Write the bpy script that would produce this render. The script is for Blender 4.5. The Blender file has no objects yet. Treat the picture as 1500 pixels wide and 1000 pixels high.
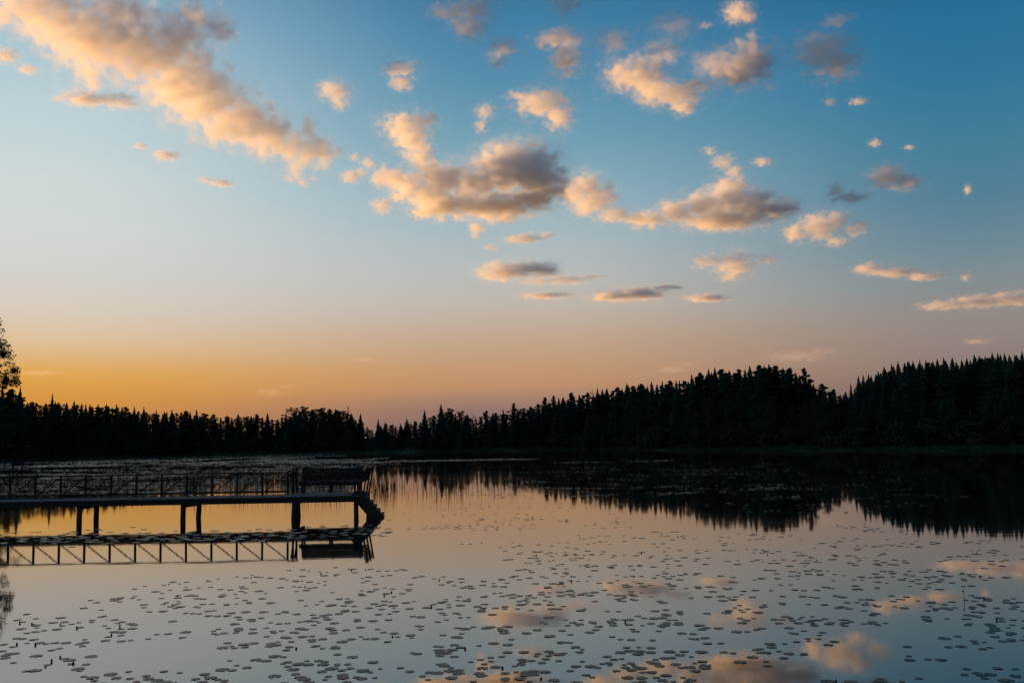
import bpy, math, random
import numpy as np
from mathutils import Vector, Matrix, noise as mnoise
R = math.radians
rng = random.Random(7)
scene = bpy.context.scene
COL = scene.collection

# ------------------------------------------------------------------ camera
CAM_H, FPX = 2.6, 1458.0                      # eye height above the water; focal length in photo pixels (35 mm)
cam = bpy.data.objects.new('camera', bpy.data.cameras.new('camera'))
COL.objects.link(cam); scene.camera = cam
cam.data.lens = 35; cam.data.sensor_width = 36
cam.data.clip_start = 0.1; cam.data.clip_end = 60000
CAM_M = Matrix.Rotation(R(90 + 5.72), 3, 'X') @ Matrix.Rotation(R(-1.0), 3, 'Z')
cam.matrix_world = Matrix.Translation((0, 0, CAM_H)) @ CAM_M.to_4x4()

def ray(px, py):
    return (CAM_M @ Vector(((px - 750) / FPX, (500 - py) / FPX, -1))).normalized()
def at(px, py, Y):                            # the point seen at a photo pixel, Y metres ahead
    d = ray(px, py); t = Y / d.y
    return Vector((d.x * t, Y, CAM_H + d.z * t))
def on_water(px, py):                         # the water point seen at a photo pixel
    d = ray(px, py); t = -CAM_H / d.z
    return Vector((d.x * t, d.y * t, 0))

# ------------------------------------------------------------------ light
SUN_AZ, SUN_EL = R(-72), R(-3.0)
NISHITA = 0.006
EXPOSURE = 1.3                                # the photograph is exposed for a dim dusk
def lin(c):
    return tuple((x / 255 / 12.92 if x / 255 <= .04045 else ((x / 255 + .055) / 1.055) ** 2.4) for x in c)
world = bpy.data.worlds.new('World'); scene.world = world; world.use_nodes = True
def build_sky():
    nt = world.node_tree; nt.nodes.clear(); N = nt.nodes.new; L = nt.links.new
    out = N('ShaderNodeOutputWorld'); add = N('ShaderNodeAddShader'); L(add.outputs[0], out.inputs[0])
    nis = N('ShaderNodeTexSky'); nis.sky_type = 'NISHITA'; nis.sun_disc = False
    nis.sun_elevation = SUN_EL; nis.sun_rotation = SUN_AZ
    b1 = N('ShaderNodeBackground'); b1.inputs[1].default_value = NISHITA; L(nis.outputs[0], b1.inputs[0])
    b2 = N('ShaderNodeBackground'); b2.inputs[1].default_value = 2 ** -EXPOSURE
    L(b1.outputs[0], add.inputs[0]); L(b2.outputs[0], add.inputs[1])
    tc = N('ShaderNodeTexCoord'); sp = N('ShaderNodeSeparateXYZ'); L(tc.outputs['Generated'], sp.inputs[0])
    def m(op, a, b=None):
        n = N('ShaderNodeMath'); n.operation = op
        for i, v in enumerate((a, b)):
            if v is None: continue
            if isinstance(v, (int, float)): n.inputs[i].default_value = v
            else: L(v, n.inputs[i])
        return n.outputs[0]
    x, y, z = sp.outputs
    h = m('SQRT', m('ADD', m('MULTIPLY', x, x), m('ADD', m('MULTIPLY', y, y), 1e-6)))
    c = m('DIVIDE', m('ADD', m('MULTIPLY', x, math.sin(SUN_AZ)), m('MULTIPLY', y, math.cos(SUN_AZ))), h)
    ang = m('ARCCOSINE', c)                                      # azimuth away from the sun
    zz = m('MULTIPLY', m('MAXIMUM', z, 0.0), 2.0)                # ramp runs to 30 degrees, then stays
    tables = {
      20: [(646, (188,128,80)), (590, (213,146,66)), (560, (222,160,75)), (540, (223,169,92)), (500, (223,191,152)), (450, (216,203,188)), (400, (211,208,202)),
           (330, (210,215,212)), (250, (204,215,215)), (150, (189,209,214)), (60, (167,196,209)), (0, (148,185,205)), (-220, (74,124,162))],
      750: [(642, (118,101,106)), (600, (146,115,109)), (583, (166,129,109)), (565, (190,143,107)), (540, (195,152,115)), (500, (194,165,138)), (450, (193,182,170)),
           (400, (185,188,185)), (350, (170,186,191)), (280, (144,177,190)), (200, (113,159,180)), (120, (88,142,172)), (30, (66,126,163)), (-220, (35,87,126))],
      1470: [(632, (118,94,94)), (560, (132,112,107)), (520, (143,126,120)), (480, (146,134,128)), (450, (143,138,135)), (400, (127,141,146)), (350, (108,136,149)),
           (280, (84,128,151)), (200, (68,125,152)), (100, (49,117,152)), (0, (38,110,151)), (-220, (20,76,114))],
    }
    ramps = []
    for px, tab in tables.items():
        r = N('ShaderNodeValToRGB'); r.color_ramp.interpolation = 'LINEAR'
        el = r.color_ramp.elements
        pts = sorted((max(0.0, ray(px, py).z) * 2.0, col) for py, col in tab)
        while len(el) > 1: el.remove(el[-1])
        el[0].position = min(pts[0][0], 1); el[0].color = (*lin(pts[0][1]), 1)
        for p, col in pts[1:]:
            e = el.new(min(p, 1.0)); e.color = (*lin(col), 1)
        L(zz, r.inputs[0]); ramps.append(r.outputs[0])
    angs = [math.acos(max(-1, min(1, (ray(px, 640).x * math.sin(SUN_AZ) + ray(px, 640).y * math.cos(SUN_AZ)) / math.hypot(ray(px, 640).x, ray(px, 640).y)))) for px in tables]
    def mix(f, a, b):
        n = N('ShaderNodeMix'); n.data_type = 'RGBA'; L(f, n.inputs[0]); L(a, n.inputs[6]); L(b, n.inputs[7]); return n.outputs[2]
    def mr(a, b):
        n = N('ShaderNodeMapRange'); n.clamp = True; n.interpolation_type = 'SMOOTHSTEP'; L(ang, n.inputs[0]); n.inputs[1].default_value = a; n.inputs[2].default_value = b; return n.outputs[0]
    L(mix(mr(angs[1], angs[2]), mix(mr(angs[0], angs[1]), ramps[0], ramps[1]), ramps[2]), b2.inputs[0])
build_sky()
sun = bpy.data.objects.new('sun', bpy.data.lights.new('sun', 'SUN')); COL.objects.link(sun)
sun.data.energy = 4.2; sun.data.color = (1.0, 0.50, 0.16); sun.data.angle = R(0.5)
sun.rotation_euler = Vector((math.sin(SUN_AZ) * math.cos(SUN_EL), math.cos(SUN_AZ) * math.cos(SUN_EL), math.sin(SUN_EL))).to_track_quat('Z', 'Y').to_euler()
vs = scene.view_settings
vs.view_transform = 'Standard'; vs.look = 'None'; vs.exposure = EXPOSURE; vs.gamma = 1; vs.use_curve_mapping = False
cy = scene.cycles
cy.volume_bounces = 6; cy.max_bounces = 12; cy.volume_step_rate = 2.0; cy.volume_max_steps = 512
cy.use_denoising = True; cy.sample_clamp_indirect = 8

# ------------------------------------------------------------------ helpers
def material(name, base, rough=.8, var=.3, scale=1.5, spec=.3, bump=0.0, coords='Object', stretch=(1, 1, 1)):
    m = bpy.data.materials.new(name); m.use_nodes = True
    nt = m.node_tree; p = nt.nodes['Principled BSDF']; N = nt.nodes.new; L = nt.links.new
    p.inputs['Roughness'].default_value = rough; p.inputs['Specular IOR Level'].default_value = spec
    tc = N('ShaderNodeTexCoord'); mp = N('ShaderNodeMapping'); mp.inputs['Scale'].default_value = stretch
    L(tc.outputs[coords], mp.inputs[0])
    nz = N('ShaderNodeTexNoise'); nz.inputs['Scale'].default_value = scale; nz.inputs['Detail'].default_value = 5
    L(mp.outputs[0], nz.inputs['Vector'])
    r = N('ShaderNodeValToRGB'); r.color_ramp.elements[0].position = .3; r.color_ramp.elements[1].position = .7
    r.color_ramp.elements[0].color = (*[c * (1 - var) for c in base], 1); r.color_ramp.elements[1].color = (*[min(1, c * (1 + var)) for c in base], 1)
    L(nz.outputs[0], r.inputs[0]); L(r.outputs[0], p.inputs['Base Color'])
    if bump:
        b = N('ShaderNodeBump'); b.inputs['Strength'].default_value = bump; b.inputs['Distance'].default_value = .02
        L(nz.outputs[0], b.inputs['Height']); L(b.outputs[0], p.inputs['Normal'])
    return m

class MB:                                     # collects vertices and faces of ONE mesh object
    def __init__(s): s.v, s.f = [], []
    def add(s, vs_, fs):
        o = len(s.v); s.v += [tuple(v) for v in vs_]; s.f += [tuple(i + o for i in f) for f in fs]; return s
    def box(s, c, size, rot=None, jit=0.0):
        hx, hy, hz = (a / 2 for a in size); P = []
        for i, (x, y, z) in enumerate([(-1,-1,-1),(1,-1,-1),(1,1,-1),(-1,1,-1),(-1,-1,1),(1,-1,1),(1,1,1),(-1,1,1)]):
            v = Vector((x * hx, y * hy, z * hz))
            if jit: v += Vector((rng.uniform(-jit, jit), rng.uniform(-jit, jit), rng.uniform(-jit, jit)))
            if rot: v = rot @ v
            P.append(v + Vector(c))
        return s.add(P, [(0,3,2,1),(4,5,6,7),(0,1,5,4),(1,2,6,5),(2,3,7,6),(3,0,4,7)])
    def bar(s, a, b, w, h, up=(0, 0, 1)):       # a squared bar from a to b
        a, b = Vector(a), Vector(b); d = b - a; L_ = d.length; d.normalize()
        u = Vector(up)
        if abs(d.dot(u)) > .98: u = Vector((0, 1, 0))
        x = d.cross(u).normalized(); z = x.cross(d).normalized()
        return s.box((a + b) / 2, (w, L_, h), Matrix((x, d, z)).transposed())
    def tube(s, pts, radii, n=8, cap=True):
        o = len(s.v); rings = []
        for i, p in enumerate(pts):
            p = Vector(p); q = Vector(pts[min(i + 1, len(pts) - 1)]) - Vector(pts[max(i - 1, 0)]); q.normalize()
            u = Vector((1, 0, 0)) if abs(q.x) < .9 else Vector((0, 1, 0)); a = q.cross(u).normalized(); b = q.cross(a)
            rings.append([p + (a * math.cos(t * 2 * math.pi / n) + b * math.sin(t * 2 * math.pi / n)) * radii[i] for t in range(n)])
        fs = []
        for i in range(len(pts) - 1):
            for t in range(n):
                fs.append((i * n + t, i * n + (t + 1) % n, (i + 1) * n + (t + 1) % n, (i + 1) * n + t))
        if cap: fs += [tuple(range(n)), tuple((len(pts) - 1) * n + t for t in reversed(range(n)))]
        return s.add([v for r in rings for v in r], fs)
    def mesh(s, name, mat, smooth=False):
        me = bpy.data.meshes.new(name); me.from_pydata(s.v, [], s.f); me.materials.append(mat)
        if smooth: me.shade_smooth()
        return me
    def build(s, name, mat, parent=None, smooth=False):
        return link(name, s.mesh(name, mat, smooth), parent)
def link(name, me, parent=None, loc=None):
    o = bpy.data.objects.new(name, me); COL.objects.link(o)
    if parent: o.parent = parent
    if loc is not None: o.location = loc
    return o
def tag(o, label=None, cat=None, group=None, kind=None):
    for k, v in (('label', label), ('category', cat), ('group', group), ('kind', kind)):
        if v: o[k] = v
    return o
def empty(name, loc=(0, 0, 0), rz=0):
    o = bpy.data.objects.new(name, None); COL.objects.link(o); o.location = loc; o.rotation_euler.z = rz; o.empty_display_size = .3
    return o
def copy_tree(o, parent=None):
    c = o.copy(); COL.objects.link(c); c.parent = parent
    for ch in o.children: copy_tree(ch, c)
    return c
def fast_mesh(name, verts, loops_per_face, mat):   # numpy verts, equal-size faces in order
    me = bpy.data.meshes.new(name); n = len(verts); k = loops_per_face
    me.vertices.add(n); me.vertices.foreach_set('co', np.asarray(verts, np.float32).ravel())
    me.loops.add(n); me.loops.foreach_set('vertex_index', np.arange(n, dtype=np.int32))
    me.polygons.add(n // k); me.polygons.foreach_set('loop_start', np.arange(0, n, k, dtype=np.int32))
    me.update(calc_edges=True); me.materials.append(mat); return me

# ------------------------------------------------------------------ materials
M = {
 'needle': material('spruce_needles', (.014, .034, .023), .9, .5, .6, .1),
 'pine': material('pine_needles', (.016, .034, .022), .9, .5, .6, .1),
 'leaf': material('broad_leaves', (.019, .042, .021), .8, .5, .6, .15),
 'bark': material('bark', (.035, .027, .022), .95, .4, 4, .1, .4),
 'birch_bark': material('birch_bark', (.055, .052, .048), .9, .5, 3, .1, .3, stretch=(1, 1, 6)),
 'grass': material('shore_grass', (.030, .060, .024), .85, .4, .3, .1, coords='Generated'),
 'reed': material('reed_stems', (.035, .04, .022), .8, .3, .5, .2),
 'soil': material('soil', (.030, .038, .022), .95, .5, .15, .1, .5),
 'wood': material('weathered_wood', (.024, .021, .019), .85, .35, 6, .2, .5, stretch=(1, 1, 1)),
 'plank': material('deck_wood', (.085, .078, .075), .75, .4, 5, .3, .5, stretch=(3, 1, 1)),
 'pile': material('wet_pile_wood', (.025, .021, .018), .7, .4, 5, .3, .6, stretch=(1, 1, .3)),
 'pad': material('lily_leaf', (.030, .043, .023), .36, .5, 7, .24, .2),
 'bud': material('lily_bud', (.03, .035, .015), .7, .3, 20, .2),
}
def water_material():
    m = bpy.data.materials.new('lake_water'); m.use_nodes = True; nt = m.node_tree; p = nt.nodes['Principled BSDF']
    N = nt.nodes.new; L = nt.links.new
    p.inputs['Base Color'].default_value = (.014, .010, .007, 1); p.inputs['Roughness'].default_value = .03
    p.inputs['IOR'].default_value = 2.1; p.inputs['Specular IOR Level'].default_value = .5
    g = N('ShaderNodeNewGeometry'); mp = N('ShaderNodeMapping'); mp.inputs['Scale'].default_value = (.7, 1.0, 1)
    L(g.outputs['Position'], mp.inputs[0])
    n1 = N('ShaderNodeTexNoise'); n1.inputs['Scale'].default_value = 1.6; n1.inputs['Detail'].default_value = 3
    n2 = N('ShaderNodeTexNoise'); n2.inputs['Scale'].default_value = .12; n2.inputs['Detail'].default_value = 2
    L(mp.outputs[0], n1.inputs['Vector']); L(mp.outputs[0], n2.inputs['Vector'])
    n3 = N('ShaderNodeTexNoise'); n3.inputs['Scale'].default_value = .09; n3.inputs['Detail'].default_value = 4; L(mp.outputs[0], n3.inputs['Vector'])
    rr = N('ShaderNodeMapRange'); L(n3.outputs[0], rr.inputs[0])                     # faint breeze patches
    for i, v in ((1, .42), (2, .62), (3, .024), (4, .042)): rr.inputs[i].default_value = v
    L(rr.outputs[0], p.inputs['Roughness'])
    mu = N('ShaderNodeMath'); mu.operation = 'MULTIPLY'; L(n1.outputs[0], mu.inputs[0]); L(n2.outputs[0], mu.inputs[1])
    b = N('ShaderNodeBump'); b.inputs['Strength'].default_value = 1.0; b.inputs['Distance'].default_value = .0016
    L(mu.outputs[0], b.inputs['Height']); L(b.outputs[0], p.inputs['Normal'])
    return m
M['water'] = water_material()

# ------------------------------------------------------------------ ground, lake
SHORE = [(0, 212), (150, 238), (300, 266), (500, 273), (660, 283), (800, 275), (900, 250), (1000, 212), (1120, 186), (1250, 170), (1380, 158), (1500, 149)]
def shore_y(px):
    return float(np.interp(px, [s[0] for s in SHORE], [s[1] for s in SHORE]))
def pt(px, Y): d = ray(px, 650); return (d.x * Y / d.y, Y)
poly = [(-1.2, 1.4), (-6, 4), (-12, 14), (-19, 24), (-25, 33), (-27, 40), (-31, 50), (-35.2, 62), (-38, 70), (-44, 80), (-48, 88), (-53, 98), (-64, 115), (-84, 150), (-106, 190)]
poly += [pt(px, Y + 3 * math.sin(px * .031) + 2 * math.sin(px * .09)) for px, Y in ((p, shore_y(p)) for p in range(0, 1501, 30))]
poly += [(88, 140), (98, 120), (96, 95), (82, 70), (60, 45), (38, 25), (18, 10), (6, 3), (1.5, 1.4)]
PO = np.array(poly)
def shore_dist(X, Y):                          # signed distance to the shoreline, positive on land
    P = np.stack([np.ravel(X), np.ravel(Y)], 1).astype(float); A = PO; B = np.roll(PO, -1, 0)
    d = np.full(len(P), 1e18); inside = np.zeros(len(P), bool)
    for a, b in zip(A, B):
        e = b - a; t = np.clip(((P - a) @ e) / (e @ e), 0, 1); d = np.minimum(d, ((P - a - t[:, None] * e) ** 2).sum(1))
        c = ((a[1] > P[:, 1]) != (b[1] > P[:, 1])); den = b[1] - a[1] if b[1] != a[1] else 1e-9
        inside ^= c & (P[:, 0] < (b[0] - a[0]) * (P[:, 1] - a[1]) / den + a[0])
    return np.where(inside, -1, 1) * np.sqrt(d)
def ground_z(X, Y):
    s = shore_dist(X, Y); X = np.ravel(X); Y = np.ravel(Y)
    land = .45 * (1 - np.exp(-np.maximum(s, 0) / 2.5)) + np.minimum(np.maximum(s - 8, 0) * .03, 4.5)
    land += .12 * np.sin(X * .7) * np.sin(Y * .61) * np.clip(s / 4, 0, 1)
    return np.where(s > 0, land, np.maximum(-1.6, s * .35))
def axis(lo, hi, step, far):
    a = list(np.arange(lo, hi + .1, step)); k = step
    while a[-1] < far: k *= 1.35; a.append(a[-1] + k)
    k = step
    while a[0] > -far: k *= 1.35; a.insert(0, a[0] - k)
    return np.array(a)
gx, gy = axis(-150, 130, 2.5, 9000), axis(-15, 300, 2.5, 9000)
GX, GY = np.meshgrid(gx, gy); GZ = ground_z(GX, GY)
nx, ny = len(gx), len(gy)
me = bpy.data.meshes.new('ground')
idx = np.arange(nx * ny).reshape(ny, nx)
me.from_pydata(np.stack([GX.ravel(), GY.ravel(), GZ], 1).tolist(), [], np.stack([idx[:-1, :-1], idx[:-1, 1:], idx[1:, 1:], idx[1:, :-1]], -1).reshape(-1, 4).tolist())
me.materials.append(M['soil']); me.shade_smooth()
tag(link('ground', me), 'low dark wooded land around the lake', kind='structure')
wm = MB().add([(x, y, 0) for x, y in ((-170, -5), (140, -5), (140, 330), (-170, 330))], [(0, 1, 2, 3)])
tag(wm.build('lake_water', M['water']), 'calm lake mirroring the dusk sky and the trees', kind='structure')
def gz1(x, y): return float(ground_z(np.array([x]), np.array([y]))[0])

# ------------------------------------------------------------------ trees (unit height, crown and trunk separate)
def leaf_quad(V, c, size, r):                   # a small randomly turned leaf face
    a = Vector((r.gauss(0, 1), r.gauss(0, 1), r.gauss(0, .6))).normalized(); b = a.cross(Vector((r.gauss(0, 1), r.gauss(0, 1), r.gauss(0, 1)))).normalized()
    l, w = size * r.uniform(.7, 1.3), size * r.uniform(.35, .6)
    V += [c - a * l * .5, c + b * w * .5, c + a * l * .5, c - b * w * .5]
def spruce(seed, width=.13, droop=.5, levels=30, gap=.05):   # overlapping ragged skirts of drooping boughs
    r = random.Random(seed); V = []
    for i in range(levels):
        t = i / (levels - 1); z = gap + (1 - gap) * (t ** .9) * .975
        rad = (width * ((1 - t) ** .72) + .010) * r.uniform(.82, 1.12); nb = max(7, int(13 - 6 * t)); hgt = .030 + .035 * (1 - t) + (.012 if t > .9 else 0)
        a0 = r.uniform(0, 6.28); rim = []
        for b in range(nb):
            az = a0 + b / nb * 6.283 + r.uniform(-.2, .2); L_ = rad * r.uniform(.62, 1.28)
            rim.append((az, L_))
        apex = Vector((0, 0, z + hgt))
        for b, (az, L_) in enumerate(rim):
            o = Vector((math.cos(az), math.sin(az), 0)); sd = Vector((-o.y, o.x, 0)); w = rad * r.uniform(.42, .62)
            dz = droop * L_ * r.uniform(.5, 1.0)
            V += [apex, Vector((0, 0, z)) + o * L_ * .55 + sd * w * .75 - Vector((0, 0, dz * .7)), Vector((0, 0, z)) + o * L_ - Vector((0, 0, dz * .75)), Vector((0, 0, z)) + o * L_ * .55 - sd * w * .75 - Vector((0, 0, dz * .7))]
            for k in range(2 if t < .75 else 1):    # hanging sprays under the bough
                f = r.uniform(.4, .95); p = Vector((0, 0, z)) + o * L_ * f - Vector((0, 0, dz * f * .7)); ww = rad * .22
                V += [p - o * ww + Vector((0, 0, .004)), p + sd * ww * .5 - Vector((0, 0, ww * 1.1)), p + o * ww * .9 - Vector((0, 0, ww * .5)), p - sd * ww * .6 - Vector((0, 0, ww * .4))]
    V += [Vector((-.004, 0, .955)), Vector((.004, 0, .955)), Vector((.001, 0, 1.0)), Vector((-.001, 0, 1.0))]
    V += [Vector((0, -.004, .955)), Vector((0, .004, .955)), Vector((0, .001, 1.0)), Vector((0, -.001, 1.0))]
    tr = MB().tube([(0, 0, -.03), (0, 0, .3), (0, 0, .7), (0, 0, .985)], [.014, .011, .006, .001], 6)
    return V, tr, 'needle', 'bark'
def clumps(V, centres, per, leaf, r, flat=.6):
    for c, s in centres:
        for _ in range(per):
            d = Vector((r.gauss(0, 1), r.gauss(0, 1), r.gauss(0, 1) * flat)); d = d.normalized() * s * r.random() ** .45
            leaf_quad(V, Vector(c) + d, leaf, r)
def pine(seed, low=.22, width=.17, n=46):
    r = random.Random(seed); V = []; tr = MB(); lean = (r.uniform(-.02, .02), r.uniform(-.02, .02))
    tr.tube([(0, 0, -.03), (lean[0] * .5, lean[1] * .5, .5), (lean[0], lean[1], .96)], [.016, .011, .002], 6)
    cs = []
    for i in range(n):
        t = low + (.955 - low) * (i + r.random()) / n; f = (t - low) / (.955 - low)
        rad = width * ((1 - f) ** .85 * min(1, .6 + f * 1.4) + .03) * r.uniform(.3, 1.3)
        az = r.uniform(0, 6.283); c = Vector((math.cos(az) * rad + lean[0] * t, math.sin(az) * rad + lean[1] * t, t + rad * .12))
        tr.tube([(lean[0] * t, lean[1] * t, t - .02), c], [.004, .0015], 4, False)
        cs.append((c, r.uniform(.026, .046) * (1.25 - .85 * f)))
    cs.append((Vector((lean[0], lean[1], .972)), .007))
    cs += [(Vector((lean[0] * t, lean[1] * t, t)), .075 * (1.03 - t) + .006) for t in np.linspace(low, .96, 20)]
    clumps(V, cs, 84, .024, r, .5)
    return V, tr, 'pine', 'bark'
def birch(seed, low=.12, width=.17, n=72, per=60, leaf=.022, spire=.85):
    r = random.Random(seed); V = []; tr = MB()
    tr.tube([(0, 0, -.03), (.006, 0, .4), (0, .006, .75), (0, 0, .97)], [.013, .010, .005, .001], 6)
    cs = []
    for i in range(n):
        t = low + (.97 - low) * ((i + r.random()) / n); f = (t - low) / (.97 - low)
        rad = width * (min(1, f * 3 + .35)) * ((1 - f) ** spire + .06) * math.sqrt(r.random()) * 1.15
        az = r.uniform(0, 6.283); c = Vector((math.cos(az) * rad, math.sin(az) * rad, min(t, .97)))
        if r.random() < .55: tr.tube([(0, 0, max(0, t - .09)), c], [.004, .001], 4, False)
        cs.append((c, r.uniform(.03, .06) * (1.15 - .85 * f)))
    cs += [(Vector((0, 0, t)), .75 * width * ((1 - t) ** spire * .9 + .04)) for t in np.linspace(low + .06, .93, 14)]
    clumps(V, cs, per, leaf, r, .8)
    return V, tr, 'leaf', 'birch_bark'
def bare(seed):
    r = random.Random(seed); V = []; tr = MB()
    tr.tube([(0, 0, -.03), (.01, 0, .5), (0, 0, .98)], [.011, .007, .0015], 6); cs = []
    for i in range(26):
        t = r.uniform(.3, .97); az = r.uniform(0, 6.283); L_ = .13 * (1.1 - t) + .02
        e = Vector((math.cos(az) * L_, math.sin(az) * L_, t + L_ * .6)); tr.tube([(0, 0, t), e], [.0035, .001], 4, False); cs.append((e, .02))
    clumps(V, cs, 5, .02, r); return V, tr, 'leaf', 'bark'
def bush(seed):
    r = random.Random(seed); V = []; tr = MB(); cs = []
    for i in range(26):
        az = r.uniform(0, 6.283); rad = .62 * math.sqrt(r.random()); z = r.uniform(.1, .95) * math.sqrt(max(0, 1 - (rad / .72) ** 2))
        c = Vector((math.cos(az) * rad, math.sin(az) * rad, z)); cs.append((c, r.uniform(.1, .2)))
        if i < 9: tr.tube([(c.x * .15, c.y * .15, -.08), c], [.018, .005], 4, False)
    clumps(V, cs, 60, .11, r, .8); return V, tr, 'leaf', 'bark'
PROTO = {}
def proto(kind, variants):
    PROTO[kind] = []
    for V, tr, fm, bm_ in variants:
        crown = fast_mesh(kind + '_crown', [tuple(v) for v in V], 4, M[fm]); trunk = tr.mesh(kind + '_trunk', M[bm_])
        PROTO[kind].append((trunk, crown))
proto('spruce', [spruce(1), spruce(2, .11), spruce(3, .15, .6), spruce(4, .12, .45, 34), spruce(5, .10, .7, 27), spruce(6, .14, .5, 32)])
proto('pine', [pine(11), pine(12, .18, .19, 54), pine(13, .3, .15, 40), pine(14, .25, .21, 50)])
proto('birch', [birch(21), birch(22, .1, .2, spire=.5), birch(23, .15, .16, 56, spire=.65), birch(24, .08, .22, 74, spire=.45)])
proto('young_birch', [birch(31, .1, .10, 40, 20, .022, .9), birch(32, .12, .08, 34, 18, .02, 1.0)])
proto('bare_tree', [bare(41), bare(42)])
proto('bush', [bush(51), bush(52), bush(53)])
CAT = {'spruce': 'spruce tree', 'pine': 'pine tree', 'birch': 'birch tree', 'young_birch': 'birch tree', 'bare_tree': 'bare tree', 'bush': 'bush'}
NAME = {'spruce': 'spruce_tree', 'pine': 'pine_tree', 'birch': 'birch_tree', 'young_birch': 'birch_tree', 'bare_tree': 'bare_tree', 'bush': 'willow_bush'}
def place_tree(kind, x, y, h, label, group=None, wide=1.0, v=None):
    tr, cr = PROTO[kind][rng.randrange(len(PROTO[kind])) if v is None else v]
    o = empty(NAME[kind], (x, y, gz1(x, y) - .05), rng.uniform(0, 6.28)); o.scale = (h * wide, h * wide, h)
    link('trunk', tr, o); link('crown', cr, o)
    return tag(o, label, CAT[kind], group)
def top_tree(px, py, kind, label, group=None, back=None, wide=1.0, v=None):   # its tip stands at a photo pixel
    Y = shore_y(px) + (rng.uniform(28, 62) if back is None else back)
    p = at(px, py, Y); return place_tree(kind, p.x, p.y, p.z - gz1(p.x, p.y), label, group, wide, v)

ZONE = [(0, 260, 'on the low left shore behind the dock'), (260, 545, 'on the far shore above the dock end'), (545, 790, 'on the low middle of the far shore'),
        (790, 1015, 'on the rising shore right of the middle'), (1015, 1235, 'on the dark hump before the notch'), (1235, 1600, 'on the high right shore')]
def zone(px): return next(t for a, b, t in ZONE if px < b)
ORD = 'first second third fourth fifth sixth seventh eighth ninth tenth eleventh twelfth thirteenth fourteenth fifteenth sixteenth seventeenth eighteenth nineteenth twentieth twenty-first twenty-second twenty-third twenty-fourth twenty-fifth twenty-sixth twenty-seventh twenty-eighth twenty-ninth thirtieth'.split()
COUNT = {}
KIND_WORD = {'spruce': ('narrow dark spruce', 'spruces'), 'pine': ('dark shaggy pine', 'pines'), 'birch': ('dark round crowned birch', 'birches'), 'young_birch': ('slender birch', 'young birches'), 'bush': ('low dark willow bush', 'willow bushes'), 'bare_tree': ('thin bare tree', 'bare trees')}
SKY = """30,567,s,0 49,588,s 77,576,s,0 86,587,y 109,587,s 120,590,s 132,592,s 144,592,s 156,591,s 171,592,s 184,594,p 197,596,s 211,596,s 229,600,s 241,602,s 252,599,s 272,600,p 288,600,s 299,603,b 313,605,p 333,608,p
349,605,s 362,608,b 376,605,p 392,604,s 407,613,p 419,603,s 430,595,b 445,593,b 458,598,p 472,595,b 483,597,p 495,599,b 510,592,y 528,605,s 541,628,b 554,613,s 564,617,s 575,620,b 587,619,s 596,612,s 608,616,b 622,600,s
634,607,y 646,591,s 659,596,b 676,600,b 684,605,s 705,608,y 713,600,p 725,603,b 737,599,s 753,589,p 766,596,b 777,594,p 788,590,p 798,580,p 812,578,p 824,582,s 837,573,p 848,578,s 859,573,p 875,568,s 889,568,s 904,565,p
918,561,s 928,563,p 937,560,p 954,559,s 970,558,s 982,555,p 995,557,s 1013,549,s 1026,543,p 1038,540,s 1047,539,s 1055,538,p 1068,542,s 1083,538,p 1098,536,s 1111,532,p 1125,534,b 1138,533,p 1148,538,b 1157,536,p
1207,560,p 1221,568,p 1233,577,b 1246,562,s 1257,551,s 1264,549,s 1272,548,s 1286,544,s 1295,537,s 1306,533,s 1315,529,s 1329,530,s 1337,529,s 1347,528,s 1356,528,s 1364,531,s 1373,526,s 1382,524,s 1395,524,s 1408,528,s
1416,525,s 1427,520,s 1434,521,s 1443,522,s 1453,516,s 1461,517,s 1471,518,s 1478,519,s 1486,520,s 1497,515,s 1508,516,s 1520,512,s"""
PROFILE = []
KM = {'s': 'spruce', 'p': 'pine', 'b': 'birch', 'y': 'young_birch'}
for e in SKY.split():
    q = e.split(','); px, py, kind = int(q[0]), int(q[1]), KM[q[2]]; PROFILE.append((px, py))
    if (px, py) == (30, 567): top_tree(px, py, kind, 'tall pointed spruce rising alone beside the leafy tree at the left edge', None, 20, 1.25, 3); continue
    if (px, py) == (77, 576): top_tree(px, py, kind, 'second pointed spruce standing clear of the low left treeline', None, 30, 1.1, 1); continue
    if px == 510: top_tree(px, py, kind, 'spindly young birch poking above the trees beyond the dock end', None, 30, .9); continue
    if px == 646: top_tree(px, py, kind, 'tallest spruce on the low middle of the far shore', None, 20, 1.3, 2); continue
    w = {'spruce': 1.5, 'pine': 1.75, 'birch': 1.8, 'young_birch': 1.3}[kind] * rng.uniform(.85, 1.15) * (1.1 if px < 800 else 1.0)
    kw = KIND_WORD[kind]
    word = kw[0].split()[-1]; n_ = COUNT[(word, zone(px))] = COUNT.get((word, zone(px)), 0) + 1
    top_tree(px, py, kind, f'{ORD[n_ - 1]} {kw[0].split()[-1]} from the left on the skyline {zone(px)}', f'skyline {kw[1]} {zone(px)}', None, w)
top_tree(1178, 536, 'pine', 'big open crowned pine left of the notch in the treeline', None, 30, 1.25, 3)
top_tree(1092, 531, 'bare_tree', 'bare snag poking above the hump of the wood', None, 40, 1.2)
top_tree(868, 566, 'bare_tree', 'bare snag poking above the rising shore', None, 40, 1.2)
top_tree(693, 604, 'bare_tree', 'thin bare tree with sky showing through on the middle shore', None, 25, 1.2)
PX, PY = [p[0] for p in PROFILE], [p[1] for p in PROFILE]
def cap(px): return float(np.interp(px, PX, PY))
px = -230.0
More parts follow.
